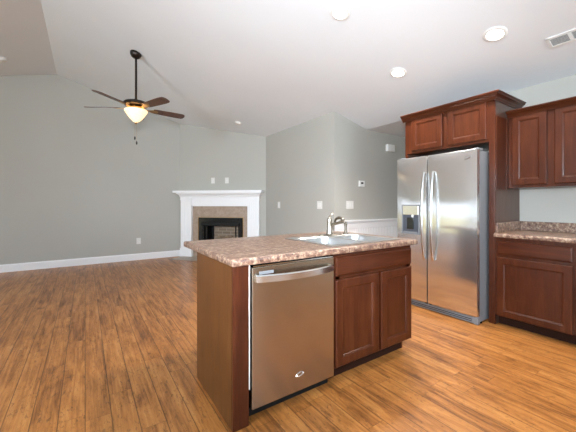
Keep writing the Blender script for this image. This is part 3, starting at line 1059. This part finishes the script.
# ceiling vent
vx, vy = 3.418, 0.80
t = thing('ceiling_vent', 'white louvered ceiling air vent at the top right corner', 'air vent', (vx, vy, ceil_z(vx)), (0, TILT, 0))
v = MB()
for a in ((-0.075, 0.075, -0.155, -0.130), (-0.075, 0.075, 0.130, 0.155), (-0.075, -0.052, -0.155, 0.155), (0.052, 0.075, -0.155, 0.155), (-0.052, 0.052, -0.012, 0.012)):
    v.box(a[0], a[1], a[2], a[3], -0.010, -0.001, 0.002)
v.build('frame', 'white_plastic', t, True)
MB().box(-0.052, 0.052, -0.130, 0.130, -0.003, -0.001).build('backing', 'grey_case', t, True)
for i in range(7):
    xx = -0.045 + i * 0.015
    MB().box(-0.007, 0.007, -0.130, 0.130, -0.001, 0.001, mat=Matrix.Translation((xx, 0, -0.0075)) @ Matrix.Rotation(-0.75, 4, 'Y')).build('slat', 'white_plastic', t, True)

# smoke detectors


def detector(x, y, sgn, label, name='smoke_detector'):
    z = ceil_z(x)
    t = thing(name, label, 'smoke detector', (x, y, z), (0, TILT * sgn, 0))
    MB().lathe([(0, -0.001), (0.072, -0.001), (0.074, -0.012), (0.070, -0.016), (0, -0.016)], 32).build('base', 'white_plastic', t, True, 40)
    MB().lathe([(0, -0.0165), (0.062, -0.0165), (0.058, -0.036), (0.030, -0.044), (0, -0.045)], 32).build('cover', 'white_plastic', t, True, 40)
    MB().lathe([(0, -0.0455), (0.012, -0.0455), (0.012, -0.049), (0, -0.049)], 14, Matrix.Translation((0.0, 0, 0.0025))).build('test_button', 'plate', t, True)


detector(2.573, 5.661, 1, 'small round white smoke detector on the ceiling above the fireplace')
detector(-1.09, 6.44, -1, 'white smoke detector on the ceiling at the upper left edge')


# ------------------------------------------------------------------ plates on the walls
def plate(name, label, cat, F, w_, h_, kind, gangs=1, group=None):
    loc = F.to_translation()
    t = thing(name, label, cat, loc, group=group)

    def put(mb, nm, mat, par):
        mb.bm.transform(F)
        bmesh.ops.recalc_face_normals(mb.bm, faces=mb.bm.faces[:])
        return mb.build(nm, mat, par)
    put(MB().box(-w_ / 2, w_ / 2, 0.001, 0.007, -h_ / 2, h_ / 2, 0.002), 'cover_plate', 'plate', t)
    for g in range(gangs):
        gx = (g - (gangs - 1) / 2) * 0.046
        if kind == 'outlet':
            for s in (-1, 1):
                sk = put(MB().box(gx - 0.017, gx + 0.017, 0.007, 0.0095, s * 0.020 - 0.014, s * 0.020 + 0.014, 0.002), 'socket', 'white_plastic', t)
                put(MB().box(gx - 0.008, gx - 0.005, 0.0095, 0.010, s * 0.020 - 0.004, s * 0.020 + 0.006).box(gx + 0.005, gx + 0.008, 0.0095, 0.010, s * 0.020 - 0.004, s * 0.020 + 0.006), 'slot', 'black', sk)
        elif kind == 'switch':
            put(MB().box(gx - 0.016, gx + 0.016, 0.007, 0.011, -0.033, 0.033, 0.002), 'rocker', 'white_plastic', t)
        elif kind == 'cable':
            put(MB().box(gx - 0.012, gx + 0.012, 0.007, 0.010, -0.012, 0.012, 0.002), 'jack', 'white_plastic', t)
    return t


plate('wall_outlet', 'almond outlet low on the left wall above the baseboard', 'outlet', face_map((0.954, YF, 0.405), (1, 0, 0), (0, -1, 0)), 0.085, 0.13, 'outlet')
dt = math.sqrt(0.5)


def dpt(u, z):
    return (1.82 + u * dt, 7.2 - u * dt, z)


plate('wall_outlet', 'left one of two almond plates on the wall above the mantel', 'outlet', face_map(dpt(0.817, 1.727), (dt, -dt, 0), (-dt, -dt, 0)), 0.085, 0.13, 'outlet', group='plates above the mantel')
plate('cable_plate', 'right one of two almond plates on the wall above the mantel', 'cable plate', face_map(dpt(1.150, 1.725), (dt, -dt, 0), (-dt, -dt, 0)), 0.085, 0.13, 'cable', group='plates above the mantel')
plate('light_switch', 'single almond switch on the living room wall right of the fireplace', 'light switch', face_map((XR, 5.21, 1.18), (0, -1, 0), (-1, 0, 0)), 0.085, 0.13, 'switch')
plate('light_switch', 'double almond switch plate just left of the outside wall corner', 'light switch', face_map((XR, 3.925, 1.183), (0, -1, 0), (-1, 0, 0)), 0.130, 0.13, 'switch', 2)
plate('light_switch', 'wide white switch plate on the hall wall above the wainscot', 'light switch', face_map((3.605, YH, 1.185), (1, 0, 0), (0, -1, 0)), 0.165, 0.13, 'switch', 3)

t = thing('thermostat', 'small white thermostat with dark display on the hall wall', 'thermostat', (3.872, YH, 1.54))
MB().box(3.808, 3.936, YH - 0.024, YH - 0.001, 1.49, 1.592, 0.006, 3).build('housing', 'white_plastic', t)
MB().box(3.845, 3.900, YH - 0.0265, YH - 0.0242, 1.538, 1.566, 0.001).build('display', 'black', t)

t = thing('door_chime', 'white door chime box high on the hall wall left of the cabinet', 'door chime', (4.62, YH, 2.228))
MB().box(4.505, 4.70, YH - 0.055, YH - 0.001, 2.15, 2.275, 0.006, 3).build('housing', 'white_plastic', t)
MB().box(4.585, 4.68, YH - 0.058, YH - 0.0555, 2.165, 2.26, 0.002).build('grille', 'plate', t)
